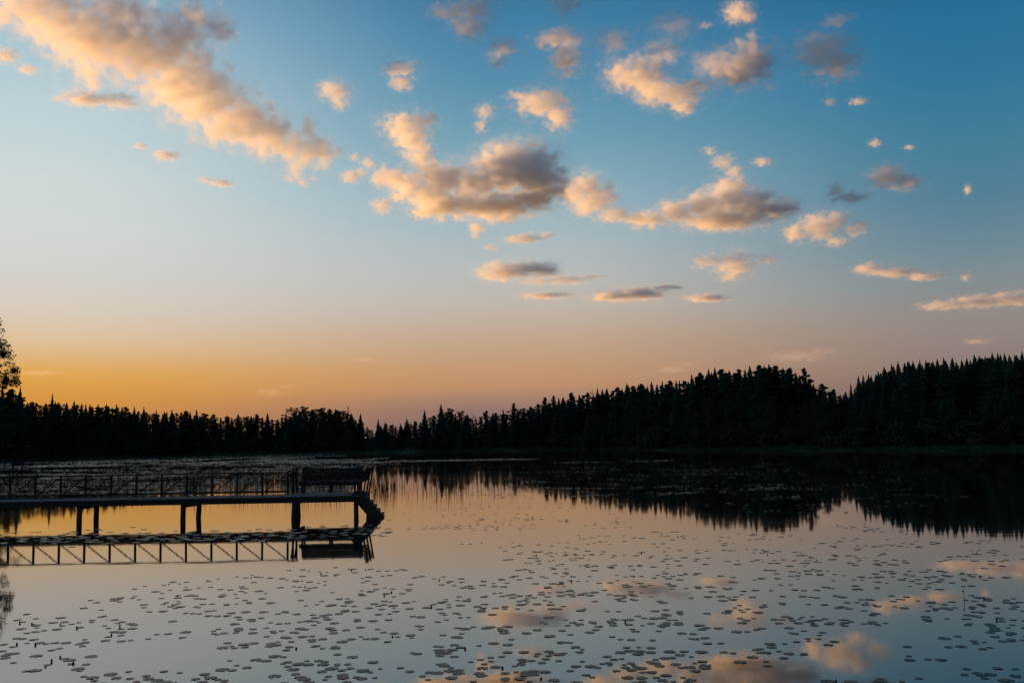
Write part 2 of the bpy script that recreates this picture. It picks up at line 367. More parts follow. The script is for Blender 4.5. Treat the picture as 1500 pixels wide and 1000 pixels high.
while px < 1590:                               # a second rank, lower than the skyline
    g = min(cap(px - 12), cap(px + 12)); lo = max(cap(px - 12), cap(px), cap(px + 12)); py = lo + rng.uniform(-.5, 5)
    kind = rng.choice(['spruce', 'pine', 'birch', 'birch'] if px < 800 else ['spruce', 'spruce', 'spruce', 'spruce', 'pine'])
    kw = KIND_WORD[kind]
    top_tree(px, py, kind, f'{kw[0].split(" ",1)[1]} within the wood {zone(px)}', f'inner {kw[1]} {zone(px)}', rng.uniform(18, 60), rng.uniform(1.7, 2.3) if kind == 'spruce' else rng.uniform(1.4, 1.8))
    px += rng.uniform(5.5, 9)
px = -225.0
while px < 1590:                               # front rank on the bank, foliage down to the ground
    base = 658 - (px - 50) * .0175; top = cap(px); f = rng.uniform(.40, .82)
    kind = rng.choice(['birch', 'birch', 'spruce', 'bush', 'bush']); 
    if kind == 'bush': f = rng.uniform(.14, .34)
    kw = KIND_WORD[kind]; py = base + 6 - (base - top) * f
    top_tree(px, py, kind, f'{kw[0].split(" ",1)[1]} at the water edge {zone(px)}', f'front {kw[1]} {zone(px)}', rng.uniform(6, 15), rng.uniform(1.4, 1.9) if kind != 'bush' else rng.uniform(1.0, 1.7))
    px += rng.uniform(6.5, 10)

# the leafy tree at the left edge, on the near bank, and bushes under it
def near_tree():
    r = random.Random(77); x, y = -37.0, 67.5; h = 16.2; o = empty('aspen_tree', (x, y, gz1(x, y) - .05))
    tr = MB().tube([(0, 0, -.2), (.1, .05, 3), (-.05, .1, 7), (.1, 0, h * .97)], [.19, .15, .09, .015], 10); cs = []
    for i in range(460):
        t = r.uniform(.05, .985); rad = (min(3.05, 5.7 * (1 - t)) * min(1, t * 3.2 + .2) + .1) * (.35 + .68 * r.random() ** .4) * r.uniform(.86, 1.05)
        az = r.uniform(0, 6.283); c = Vector((math.cos(az) * rad, math.sin(az) * rad, t * h))
        b = Vector((0, 0, max(.4, t * h - rad * .8)))
        tr.tube([b, b.lerp(c, .5) + Vector((0, 0, .1)), c], [.03 * (1.1 - t) + .008, .014, .004], 4, False); cs.append((c, r.uniform(.2, .5)))
    for i in range(60):
        t = r.uniform(.04, .9); az = r.uniform(0, 6.283); rad = .72 * min(3.05, 5.7 * (1 - t)) * math.sqrt(r.random())
        cs.append((Vector((math.cos(az) * rad, math.sin(az) * rad, t * h)), r.uniform(.5, .85)))
    V = []; clumps(V, cs, 90, .16, r, .8)
    tr.build('trunk', M['bark'], o); link('crown', fast_mesh('aspen_crown', [tuple(v) for v in V], 4, M['leaf']), o)
    tag(o, 'leafy tree cut by the left edge of the view, leaves dark against the orange glow', 'tree')
near_tree()
for x, y, h in ((-37.5, 65.5, 3.6), (-41, 72, 4.4), (-36.6, 63.6, 2.2), (-45.5, 80, 4.2), (-52, 90, 5)):
    place_tree('bush', x, y, h, 'leafy bush on the bank under the tree at the left edge', 'bushes under the left edge tree', 1.0)
for x, y, h in ((-60, 96, 9), (-66, 108, 11), (-75, 125, 12), (-52, 84, 8), (-94, 160, 13)):
    place_tree('birch', x, y, h, 'round crowned birch on the near left bank', 'birches on the near left bank', 1.2)

# ------------------------------------------------------------------ grass and reeds
def blades(n, pos, hmin, hmax, wid, seed, lean=.25):
    r = np.random.default_rng(seed); P = pos; h = r.uniform(hmin, hmax, n); a = r.uniform(0, 6.283, n); w = wid * r.uniform(.6, 1.3, n)
    dx, dy = np.cos(a) * w, np.sin(a) * w; la = r.uniform(0, 6.283, n); ll = r.uniform(0, lean, n) * h
    z0 = P[:, 2] - .05
    A = np.stack([P[:, 0] - dx, P[:, 1] - dy, z0], 1); B = np.stack([P[:, 0] + dx, P[:, 1] + dy, z0], 1); Cc = np.stack([P[:, 0] + np.cos(la) * ll, P[:, 1] + np.sin(la) * ll, z0 + h], 1)
    return np.stack([A, B, Cc], 1).reshape(-1, 3)
r_ = np.random.default_rng(5); gp = []
while sum(len(a) for a in gp) < 26000:
    q = r_.uniform(-20, 1520, 6000); Y = np.array([shore_y(v) for v in q]) + r_.uniform(-2.0, 5, 6000)
    d = np.array([[*(lambda t: (t.x / t.y, 1))(ray(v, 650))] for v in q]); X = d[:, 0] * Y
    s = shore_dist(X, Y); ok = (s > -1.0) & (s < 4) & (np.sin(q * .05) + np.sin(q * .017 + 2) + r_.normal(0, .5, 6000) > -.9); z = np.maximum(ground_z(X, Y), 0)
    gp.append(np.stack([X, Y, z], 1)[ok])
gp = np.concatenate(gp)
tag(link('shore_grass', fast_mesh('shore_grass', blades(len(gp), gp, .2, .8, .05, 1, .5), 3, M['grass'])), 'strip of tall green grass along the far waterline', 'grass', kind='stuff')
nb = []
for (a, b, n) in (((-19, 24), (-25, 33), 500), ((-27, 40), (-53, 98), 5000)):
    t = r_.uniform(0, 1, n); nb.append(np.stack([a[0] + (b[0] - a[0]) * t - r_.uniform(-.8, 4, n), a[1] + (b[1] - a[1]) * t, np.zeros(n)], 1))
nb = np.concatenate(nb); s = shore_dist(nb[:, 0], nb[:, 1]); nb = nb[s > -.6]; nb[:, 2] = np.maximum(0, ground_z(nb[:, 0], nb[:, 1]))
tag(link('bank_grass', fast_mesh('bank_grass', blades(len(nb), nb, .3, .9, .03, 2, .5), 3, M['grass'])), 'rough grass on the near left bank', 'grass', kind='stuff')
# thin rush stems standing in the water round and beyond the dock
rp = []
def rushes(n, x0, x1, y0, y1, seed):
    r = np.random.default_rng(seed); qx = r.uniform(x0, x1, n); qy = r.uniform(y0, y1, n); out = []
    for a, b in zip(qx, qy):
        if mnoise.noise(Vector((a * .02, b * .15, seed))) > -.15:
            p = on_water(a, b); out.append((p.x, p.y, 0))
    return out
rp += rushes(1300, -20, 300, 704, 724, 1) + rushes(1300, 280, 580, 706, 726, 5) + rushes(190, 555, 680, 707, 727, 2) + rushes(160, 640, 760, 700, 716, 4)
rp = np.array([p for p in rp if not (35.0 < p[1] < 39.2 and p[0] < -4.5)])
tag(link('rushes', fast_mesh('rushes', blades(len(rp), rp, .45, 1.5, .012, 3, .10), 3, M['reed'])), 'thin rush stems standing in the water round the dock', 'rushes', kind='stuff')

# ------------------------------------------------------------------ the dock
YF, YB, YP, DZ = 35.6, 37.2, 38.5, .79
XL, XS, XR = -26.0, at(422, 728, 37.2).x, at(525, 733, 35.6).x
dock = tag(empty('wooden_dock', (XS, YF, 0)), 'long dark wooden dock on piles with a railing of diagonal braces', 'dock')
O = Vector((XS, YF, 0))
def dk(mb, name, mat, **kw): return mb_shift(mb, O).build(name, mat, dock, **kw)
def mb_shift(mb, o):
    mb.v = [(v[0] - o.x, v[1] - o.y, v[2] - o.z) for v in mb.v]; return mb
x = XL; plank_meshes = []
for k in range(6):
    plank_meshes.append(MB().box((0, 0, 0), (.132, YB - YF + rng.uniform(.0, .06), .035), None, .004).mesh('deck_plank', M['plank']))
    plank_meshes.append(MB().box((0, 0, 0), (.132, YP - YF + rng.uniform(.0, .06), .035), None, .004).mesh('deck_plank', M['plank']))
while x < XR:
    wide = x > XS - .05; y1 = YP if wide else YB
    o = link('deck_plank', plank_meshes[rng.randrange(6) * 2 + wide], dock, (x - O.x, (YF + y1) / 2 - O.y + rng.uniform(-.02, .02), DZ - .018 + rng.uniform(-.004, .004)))
    o.rotation_euler.z = rng.uniform(-.006, .006); x += .146
for y, x1 in ((YF + .05, XR), (YB - .08, XS), (YP - .06, XR)):
    x0 = XL if y < YP - 1 else XS
    dk(MB().box(((x0 + x1) / 2, y, DZ - .036 - .095), (x1 - x0, .06, .19)), 'side_beam', M['wood'])
for xx in (XS + .04, XR - .04):
    dk(MB().box((xx, (YF + YP) / 2, DZ - .036 - .10), (.06, YP - YF - .26, .18)), 'end_beam', M['wood'])
def pile(px, py, Y, r=.095):
    p = at(px, py, Y); tx = rng.uniform(-.10, .10)
    dk(MB().tube([(p.x + tx, Y, -1.4), (p.x + tx * .4, Y, 0), (p.x, Y, DZ - .24), (p.x, Y, DZ - .05)], [r * 1.05, r, r * .95, r * .93], 12), 'pile', M['pile'], smooth=False)
    return p.x
bents = [((116.5, 760), (141.5, 758)), ((268.5, 758), (292, 757))]
for f, b in bents:
    xa, xb = pile(*f, YF + .18), pile(*b, YB - .18)
    dk(MB().bar((xa, YF + .06, DZ - .28), (xb, YB - .06, DZ - .28), .09, .10), 'cross_beam', M['wood'])
for xx in (-19.6, -23.4):
    for y in (YF + .18, YB - .18): dk(MB().tube([(xx, y, -1.4), (xx, y, DZ - .05)], [.1, .09], 10), 'pile', M['pile'])
xa = pile(431.5, 757, YF + .18, .10); xb = pile(435.5, 756, YB, .10)
dk(MB().bar((xa, YF + .06, DZ - .28), (xb, YP - .1, DZ - .28), .09, .10), 'cross_beam', M['wood'])
pile(436, 756, YP - .2, .09)
xa = pile(521.5, 756, YF + .18, .085); xb = pile(539, 755, YP - .2, .09)
dk(MB().bar((xa, YF + .06, DZ - .28), (xb, YP - .1, DZ - .28), .09, .10), 'cross_beam', M['wood'])
# railing along the back of the walkway
RZ, YR = 1.58, YB - .03
step = at(421, 715, YR).x - at(384, 715, YR).x
posts = []; x = XS
while x > XL: posts.append(x); x -= step
post_me = MB().box((0, 0, 0), (.07, .06, RZ - DZ + .14)).mesh('rail_post', M['wood'])
for i, x in enumerate(posts):
    o = link('rail_post', post_me, dock, (x - O.x, YR - O.y, (RZ + DZ - .14) / 2)); o.rotation_euler.y = rng.uniform(-.015, .015)
    if i + 1 < len(posts):
        a = Vector((posts[i + 1] + .06, YR - .04, DZ + .10)); b = Vector((x - .05, YR - .04, RZ - .05))
        dk(MB().bar(a, b, .035, .05, (0, 1, 0)), 'diagonal_brace', M['wood'])
for k in range(0, len(posts) - 1, 2):          # the top rail, board by board, each a little out of line
    a, b = posts[min(k + 2, len(posts) - 1)], posts[k] + (.04 if k == 0 else -.004)
    dk(MB().bar((a, YR, RZ + .02 + rng.uniform(-.018, .018)), (b, YR, RZ + .02 + rng.uniform(-.018, .018)), .12, .045), 'top_rail', M['wood'])
dk(MB().bar((XL, YR + .052, DZ + .11), (XS, YR + .052, DZ + .11), .035, .07), 'bottom_rail', M['wood'])
# return railing along the left side of the end platform, its top rail climbing
ys = [YB + .02 + k * (YP - .08 - YB) / 2 for k in range(3)]
for k, y in enumerate(ys):
    zt = RZ + .03 + .06 * k
    if k: dk(MB().box((XS + .05, y, (zt + DZ - .14) / 2), (.07, .07, zt - DZ + .14)), 'rail_post', M['wood'])
    if k < 2: dk(MB().bar((XS + .10, y + .05, zt - .05), (XS + .10, ys[k + 1] - .05, DZ + .08), .035, .05, (1, 0, 0)), 'diagonal_brace', M['wood'])
dk(MB().bar((XS + .05, YB - .02, RZ + .05), (XS + .05, YP + .05, RZ + .18), .11, .045), 'top_rail', M['wood'])

# benches on the end platform
def bench(name, a, b, out, label, seat_d=.42, back_top=1.70):
    a, b, out = Vector(a), Vector(b), Vector(out); o = tag(empty(name, (a.x, a.y, DZ)), label, 'bench'); d = (b - a).normalized()
    def put(mb, n, mat=M['wood']): return mb_shift(mb, Vector((a.x, a.y, DZ))).build(n, mat, o)
    for k in range(3):
        c = -out * (.06 + k * seat_d / 3); put(MB().bar(a + c + Vector((0, 0, 1.23)), b + c + Vector((0, 0, 1.23)), seat_d / 3 - .012, .04), 'seat_board')
    c = -out * (seat_d - .04); put(MB().bar(a + c + Vector((0, 0, 1.14)), b + c + Vector((0, 0, 1.14)), .035, .12), 'seat_apron')
    for k in range(4):
        z = 1.31 + k * .112; c = out * (.02 + k * .035); put(MB().bar(a + c + Vector((0, 0, z)), b + c + Vector((0, 0, z)), .03, .104, (0, 0, 1)), 'backrest_board')
    n = max(2, int((b - a).length / .85) + 1)
    for k in range(n):
        p = a + d * (.12 + ((b - a).length - .24) * k / (n - 1))
        put(MB().bar(p - out * (seat_d - .07) + Vector((0, 0, DZ)), p - out * (seat_d - .07) + Vector((0, 0, 1.20)), .07, .07), 'leg')
        put(MB().bar(p + out * .04 + Vector((0, 0, DZ)), p + out * (.20) + Vector((0, 0, back_top + .02)), .06, .07), 'backrest_post')
    return o
xb0 = at(443, 705, YP - .1).x
bench('bench', (xb0, YP - .28, 0), (XR - .25, YP - .28, 0), (0, 1, 0), 'long dark bench with a boarded back along the far side of the dock platform')
bench('bench', (XR - .05, YP - .05, 0), (XR - .05, YP - 1.75, 0), (1, 0, 0), 'short side bench with outward leaning back at the right end of the dock', .34)

# steps from the dock end down into the water
st = tag(empty('wooden_steps', (XR, YF, 0)), 'steep wooden steps going down from the dock end into the water', 'steps')
So = Vector((XR, YF, 0))
top, low = at(519, 721, YF + .1), at(549, 756, YF + .1)
top = Vector((top.x, 0, top.z)); low = Vector((low.x, 0, low.z)); dirn = (low - top).normalized(); bot = low + dirn * .55
for y in (YF + .08, YF + .78):
    mb = MB().bar((top.x, y, top.z), (bot.x, y, bot.z), .05, .34, (0, 0, 1)); mb_shift(mb, So).build('stringer', M['pile'], st)
nrm = Vector((-dirn.z, 0, dirn.x)); nrm = nrm if nrm.z > 0 else -nrm
L_ = (bot - top).length
for k in range(8):
    c = top + dirn * (.40 + k * .20) + nrm * .17
    if (c - top).dot(dirn) > L_ - .05: break
    mb = MB().tube([(c.x, YF - .03 + rng.uniform(-.02, .02), c.z), (c.x, YF + .9, c.z + rng.uniform(-.01, .01))], [.07, .065], 8); mb_shift(mb, So).build('tread', M['pile'], st)
for y in (YF + .15, YF + .72):
    c = top + dirn * .95; mb = MB().bar((c.x - .05, y, c.z), (c.x - .07, y, -1.3), .08, .08); mb_shift(mb, So).build('leg', M['pile'], st)
mb = MB().bar((top.x + .08, YF + .84, top.z - .1), (top.x + .05, YF + .84, top.z + .35), .06, .07); mb_shift(mb, So).build('grab_post', M['pile'], st)

# small landing stage with a board, far off by the left bank
LY = 90.0
lp = at(27, 688, LY); l0 = at(-40, 689, LY); Lo = Vector((lp.x, LY, 0))
ls = tag(empty('landing_stage', Lo), 'distant landing stage with a dark board on two posts beyond the dock railing', 'landing stage')
def lput(mb, n, mat=M['pile']): return mb_shift(mb, Lo).build(n, mat, ls)
for k in range(4): lput(MB().box(((l0.x + lp.x) / 2, LY + .15 + k * .32, lp.z), (lp.x - l0.x, .30, .07)), 'deck_board')
for px in (-25, -4, 14, 26):
    for y in (LY + .1, LY + 1.2): q = at(px, 690, y); lput(MB().tube([(q.x, y, -1.3), (q.x, y, lp.z - .03)], [.09, .08], 8), 'pile')
b0, b1 = at(17.5, 682, LY + .6), at(36, 672, LY + .6)
lput(MB().box(((b0.x + b1.x) / 2, LY + .6, (b0.z + b1.z) / 2), (b1.x - b0.x, .06, b1.z - b0.z)), 'board', M['wood'])
for px in (19, 32.5): q = at(px, 690, LY + .66); lput(MB().bar((q.x, LY + .66, -.9), (q.x, LY + .66, b1.z), .12, .07), 'post')

# ------------------------------------------------------------------ lily pads and buds
PADS = """197,862.1,2 229,857.3,3 269,852.8,6 299,849.3,3 320,847.5,2 352,843.2,5 381,844,6 372,852.5,1 272,859.5,2 275,863.2,1 301,860,5 344,858.7,4 323,862.7,2 347,864,3 371,860.8,4 249,864,2 225,868,4 359,867.5,2 389,868.5,2 337,871.7,3 379,865.3,1 133,878.7,2 141,882.1,1 163,875.5,5 165,880,4 189,873.9,4 191,877.6,4 247,874.7,7 301,873.3,8 283,872.5,4 257,881.3,6 347,875.2,2 376,878.1,4 376,882.1,3 397,882.7,1 211,889.3,2 224,884.8,3 240,886.7,5 253,891.5,3 264,888,2 304,883.5,3 301,889.3,5 315,886.7,4 232,896,3 280,896.5,6 319,896,4 349,895.5,3 376,894.7,3 347,884,1 123,890.1,1 148,892.8,1 320,902.1,3 333,901.3,2 253,909.3,2 357,906.7,7 363,910.7,4 397,911.2,2 25,902.1,6 35,909.3,6 67,906.1,3 67,913.3,8 91,918.7,6 108,914.1,3 43,920,3 61,923.5,3 40,926.7,2 40,932.8,3 152,904,3 133,908.8,5 141,917.3,7 163,910.1,5 164,919.5,2 168,924.8,1 189,914.1,4 193,922.7,5 192,928,6 204,934.7,4 237,930.7,5 272,925.3,2 268,933.3,1 40,938.7,6 35,942.7,6 93,941.9,9 67,944.5,4 147,940.8,9 317,925.3,8 307,929.3,6 339,921.3,3 360,926.7,10 387,924,4 317,942.7,4 339,944.8,4 371,944.8,9 397,942.7,2 24,953.3,6 8,962.7,4 4,953.3,2 53,960,2 20,970.1,2 77,949.3,3 125,962.7,4 107,969.3,6 72,977.3,3 107,978.7,4 52,985.9,4 256,981.9,3 144,988,4 136,992,2 195,986.7,5 192,993.3,6 115,996.5,8 165,995.5,5 219,998.1,4 269,997.3,6 333,992,9 352,979.5,4 355,971.5,6 392,962.7,3 395,972,6 309,992.5,2 347,996,5 492,830.7,2 435,835.5,3 471,836.5,5 508,834.7,5 543,833.3,2 557,836,3 575,834.7,4 593,834.7,2 503,841.3,3 476,842.7,2 520,838.1,2 412,848,7 449,844,5 428,852,3 452,852,6 452,859.5,4 476,850.7,2 476,856.5,2 437,860,3 435,865.3,3 411,860,2 572,842.7,4 540,845.3,3 549,851.5,3 549,855.2,1 547,862.1,3 545,866.1,3 575,862.1,2 577,869.3,3 577,873.3,2 601,855.5,2 601,864.8,3 620,844.5,5 636,847.2,2 649,844.5,2 651,852.5,3 647,856,2 663,851.5,2 665,857.3,2 684,860,4 695,857.3,3 675,847.2,2 708,852,10 727,848,5 727,858.7,3 743,853.3,2 751,844,4 759,834.7,2 761,848.5,2 744,818.7,3 749,793.3,3 743,800.8,4 761,798.7,2 761,810.7,2 740,806.7,1 687,797.3,6 487,867.2,2 508,875.5,3 511,880.5,2 517,869.9,5 491,882.1,6 495,888.8,3 473,887.5,3 448,886.7,2 441,878.7,1 519,887.5,2 525,892.5,3 543,892.5,3 551,886.1,5 559,888.8,3 576,886.7,7 575,882.1,3 572,897.3,5 556,900,3 569,907.2,2 524,906.7,2 525,910.7,3 500,900,4 505,895.2,1 433,898.1,3 415,897.3,4 611,881.9,4 608,888.8,3 624,888.5,2 639,880.5,3 649,884.5,4 660,877.9,5 676,874.7,5 681,880.5,3 668,886.7,4 689,885.9,3 657,896.5,5 649,902.7,6 649,907.5,4 619,901.9,4 644,891.5,1 695,893.9,6 713,891.5,4 727,890.7,5 721,882.7,3 711,874.7,4 737,867.5,5 753,873.3,6 769,873.3,4 761,885.3,5 769,878.1,3 703,901.9,3 463,902.7,6 465,905.3,4 457,909.9,4 428,914.7,8 439,910.7,3 459,915.2,2 457,920.5,4 489,912.5,3 497,919.2,6 521,920,3 420,925.3,4 431,929.3,7 441,929.3,4 476,933.3,3 423,933.9,2 452,936.8,6 488,926.7,2 385,942.7,6 463,945.3,7 479,943.2,5 491,948.8,2 549,923.5,3 551,932,9 540,934.1,3 585,931.2,3 567,937.3,4 615,916.5,3 616,921.3,2 615,932.8,5 656,930.7,4 689,929.3,4 676,920,4 697,919.2,4 711,917.3,6 724,919.2,3 753,926.7,3 737,922.7,2 749,936,2 735,942.1,3 612,953.3,4 625,950.1,5 644,948.5,5 647,957.3,6 660,952.8,5 668,947.5,4 687,948,5 403,958.7,3 499,960,3 719,960.5,5 748,952,3 767,953.3,5 739,964.8,6 747,970.7,3 669,969.3,6 691,966.1,5 415,973.3,8 428,980,6 455,973.3,5 471,974.7,3 484,970.7,5 497,975.5,4 476,968.8,2 527,974.7,8 516,978.7,3 472,983.2,6 449,988,5 452,993.3,6 481,990.7,8 421,992,4 425,997.3,5 535,987.5,8 580,980.8,6 619,981.3,7 687,980,10 711,976,7 657,990.7,8 719,979.5,6 745,989.3,8 767,980,8 775,990.7,5 476,996.5,7 847,783.6,2 856,789.1,2 874,786.6,5 887,784.8,3 912,783.6,5 955,779.5,4 975,778.7,5 991,778.5,2 973,784.6,3 935,787.1,5 947,788.4,3 1001,784.8,3 1010,787.9,3 1021,787.4,1 985,789.9,2 915,792.4,2 963,796,3 894,796.7,2 877,793.7,5 866,795.5,4 823,794.2,4 798,797.2,5 808,799.3,2 839,800.5,3 844,803.1,2 963,801,2 980,802.3,2 996,805.6,2 775,807.4,3 793,806.9,4 818,808.1,6 798,811.4,6 836,810.7,5 816,813.7,4 861,811.9,9 871,810.7,4 889,813.2,3 884,807.4,2 861,806.4,2 775,817,4 783,813.2,2 833,820,3 849,818.3,5 856,815.7,4 897,816.2,2 920,813.7,3 940,808.9,3 946,816.2,4 968,813.2,5 969,817.8,4 993,817.3,4 973,807.4,2 1026,806.1,3 1023,809.4,2 1061,805.1,2 1074,805.1,3 1064,786.6,5 1069,794.7,5 1061,798,2 1054,791.7,2 1082,781,2 1101,782.8,3 1117,784.1,4 1122,787.9,3 1099,789.9,3 1132,785.3,3 1107,805.6,3 1094,804.3,2 1127,807.4,6 1105,809.9,3 1125,810.7,4 1135,808.9,3 1102,821.3,7 1115,819.5,3 1069,825.4,3 1061,820.8,3 1029,817.8,3 1018,821.3,2 980,822.1,3 978,825.9,2 1034,825.9,1 1135,825.1,3 1127,835.5,5 1125,846.6,5 1138,839.8,2 783,823.8,6 798,821.6,3 775,825.9,4 811,820.3,2 804,830.4,4 818,826.4,3 816,832.2,3 779,834,3 779,837.8,2 849,827.1,6 869,827.1,4 861,829.7,2 894,828.4,3 896,831.4,2 925,828.9,3 927,834,2 937,827.1,2 958,829.7,2 978,831.4,2 996,827.9,2 871,835.2,2 960,837.8,4 821,839,5 831,840.6,2 779,844.9,5 813,844.1,5 854,843.6,3 899,843.1,5 921,843.1,3 935,844.9,4 958,846.1,2 978,842.8,3 991,839.8,5 998,841.6,4 1008,842.8,6 1018,839.3,3 983,848.2,3 1059,843.6,3 1105,848.7,2 1074,852,2 795,855,4 808,853.7,3 823,853,2 835,849.9,2 846,850.7,3 882,854.2,5 892,851.2,3 908,858.3,3 935,859.3,3 932,852.5,3 950,855.8,3 988,856.3,4 802,859.3,2 818,858.8,4 816,863.9,7 809,866.9,3 877,865.9,3 941,866.9,3 856,870.2,7 847,869.5,4 866,871,4 975,862.6,3 1013,860.8,3 1029,862.1,3 1051,858,4 1045,864.6,4 1077,860.6,6 1089,865.1,2 1115,862.6,3 1068,870.2,3 780,872.2,8 793,871.5,4 765,875.3,3 785,878.3,5 790,882.4,5 776,891.2,3 806,880.9,2 812,874.5,5 821,887.2,5 818,891.2,4 839,892.5,4 902,893.5,3 871,880.3,2 892,879.6,6 912,879.1,7 915,869.7,6 902,872,3 932,872.2,5 954,873.5,2 970,880.9,3 1020,874.8,4 1053,876.5,5 1056,872.7,2 1059,879.1,2 1097,874.8,3 1079,887.4,3 1107,887.2,4 1079,894.3,6 1087,894.3,3 1132,883.4,4 958,892.3,4 985,898.8,5 1004,896.8,4 1049,898.8,4 811,906.4,5 823,910.7,9 839,908.2,5 854,910,5 874,909,5 892,904.9,3 839,916.6,6 897,912,6 879,914.5,6 894,919.6,3 912,922.9,5 922,907.5,4 925,904.4,3 947,912,9 937,911.5,3 963,912.8,5 972,903.1,5 958,905.2,2 979,905.7,3 983,914.5,6 996,916.6,5 970,924.7,5 1037,915.8,5 1041,921.1,3 1013,929.7,7 1023,934.8,5 1026,941.2,6 1103,906.9,8 1138,905.7,4 1127,920.1,4 1094,925.9,4 807,932.3,5 808,941.9,4 806,923.4,5 852,928.5,4 840,941.7,3 898,934.1,3 909,938.1,4 956,937.3,2 940,946.7,3 826,951.3,6 803,954.6,3 780,960.2,6 793,960.9,4 839,962.7,8 885,954.6,8 888,965.2,5 917,955.8,5 925,970.8,6 1004,952.6,4 983,960.2,8 991,958.9,4 1013,958.9,6 1074,956.4,7 1115,948.8,9 1132,947.5,6 1138,956.4,4 864,970.3,10 869,976.6,7 861,982.2,6 899,981.2,7 785,969,6 770,977.9,7 770,984.2,6 955,975.4,8 947,984.2,7 965,989.3,7 975,981.7,4 993,970.3,9 1006,976.6,8 1034,977.9,8 1029,994.4,7 785,996.9,8 841,996.9,6 918,996.4,3 968,998.9,5 1102,970.3,4 1122,971.6,3 950,965.2,3 1226,771.4,3 1257,770.6,6 1252,773.9,5 1272,772.7,8 1282,775.2,6 1269,777.2,6 1287,779,5 1323,777.7,5 1315,780.8,4 1128,790.4,2 1158,784.1,2 1173,790.4,2 1247,787.9,4 1254,790.4,4 1237,792.4,4 1219,794.7,5 1201,795.5,3 1193,802.3,2 1219,800.5,3 1257,798.8,5 1247,803.6,6 1275,800.5,3 1285,796.7,4 1297,798.8,6 1318,798.8,4 1330,800,5 1343,801,3 1343,792.2,2 1300,789.6,2 1330,796,4 1361,795.5,5 1373,793.7,5 1399,795,6 1411,793.7,3 1439,792.4,3 1427,795.5,3 1498,800,2 1295,805.6,3 1295,810.7,4 1288,813.2,2 1427,804.8,3 1457,805.6,3 1457,809.4,4 1462,812.7,4 1439,811.4,4 1391,814.5,5 1409,815.2,3 1400,818.3,5 1391,821.3,3 1424,820.3,4 1457,820.8,3 1481,818.8,4 1498,818.3,2 1472,827.1,3 1442,832.2,2 1161,809.4,3 1174,813.2,3 1196,815.7,4 1225,813.2,3 1229,817.5,4 1249,813.2,3 1257,816.2,4 1269,820.3,6 1306,819.5,3 1252,826.4,4 1287,826.4,4 1315,825.9,4 1295,823.3,2 1334,822.1,3 1221,823.3,7 1183,822.1,6 1171,824.6,3 1148,820,7 1161,820,4 1162,828.4,3 1176,836.5,3 1177,839.3,3 1202,834.2,3 1209,838,6 1204,840.6,3 1163,842.8,5 1221,841.6,4 1169,847.4,2 1242,843.1,4 1257,844.9,4 1214,851.2,3 1263,849.9,5 1287,853,5 1295,839.8,5 1313,837.8,8 1330,839.8,4 1297,846.6,8 1307,845.6,5 1335,843.6,4 1345,849.9,7 1361,851.2,7 1376,851.2,6 1363,853.7,4 1353,836,4 1373,834.7,3 1343,835.5,3 1381,842.3,4 1391,839,6 1409,841.1,6 1366,845.6,4 1411,847.4,2 1429,844.9,4 1444,847.4,4 1430,851.2,3 1487,846.9,5 1406,857,5 1376,862.6,2 1361,860.8,8 1143,856.3,2 1158,855.8,2 1174,862.6,4 1190,864.4,4 1237,860.6,6 1249,863.9,4 1209,859.6,2 1278,861.3,3 1159,873.5,4 1201,874.8,3 1216,874,5 1318,874,7 1324,877.8,5 1324,880.3,5 1352,881.6,3 1404,878.3,6 1432,871.5,6 1442,875.3,5 1442,878.6,4 1480,879.1,6 1485,883.4,5 1168,886.7,5 1229,886.7,5 1221,890,3 1244,891.7,3 1247,879.6,3 1262,879.1,4 1263,884.1,3 1282,887.2,3 1348,891,8 1361,890.5,6 1378,888.5,7 1415,888.7,5 1456,888.5,8 1472,891,5 1498,894.3,4 1287,900.6,5 1183,900.6,5 1148,909.5,7 1181,908.2,8 1188,910.7,5 1161,914.5,8 1181,919.6,6 1216,910.2,9 1206,912,4 1234,912,6 1257,910.2,8 1272,911.3,7 1267,915.8,7 1338,906.9,5 1347,904.9,3 1401,907.7,6 1421,901.1,6 1439,899.3,6 1432,913.8,6 1487,905.2,6 1470,911.3,6 1475,918.3,6 1462,921.4,3 1457,925.9,5 1177,929.7,8 1399,933.5,5 1480,934.8,8 1477,939.1,6 1487,931,6 1206,938.6,8 1219,938.1,5 1163,955.6,6 1169,961.4,4 1363,947.5,9 1411,944.2,8 1490,953.8,8 1343,963.4,5 1356,966.5,4 1449,983,7 1434,989.3,6 1475,986.8,8 1465,998.2,5 1277,995.6,10 1262,998.9,7 1234,998.9,5 1335,999.4,6"""
BUDS = """247,854.1 368,844 261,871.2 91,912.5 29,910.7 48,912 163,928.8 175,916 24,941.9 51,943.2 107,969.9 77,967.2 88,960.8 65,975.2 111,918.7 453,834.7 469,839.2 516,834.1 535,832.8 447,858.1 644,848 572,865.9 564,870.1 573,931.2 435,948.5 705,793.3 683,948.5 735,977.3 632,887.2 850,786.6 885,784.1 992,784.8 969,779.5 785,811.9 940,808.9 1125,810.7 1099,781.5 836,849.9 790,991.8 915,909.5 1266,765.6 1226,767.6 1196,818.3 1430,808.9 1435,843.6 1459,906.9 1442,877.1 1223,996.1"""
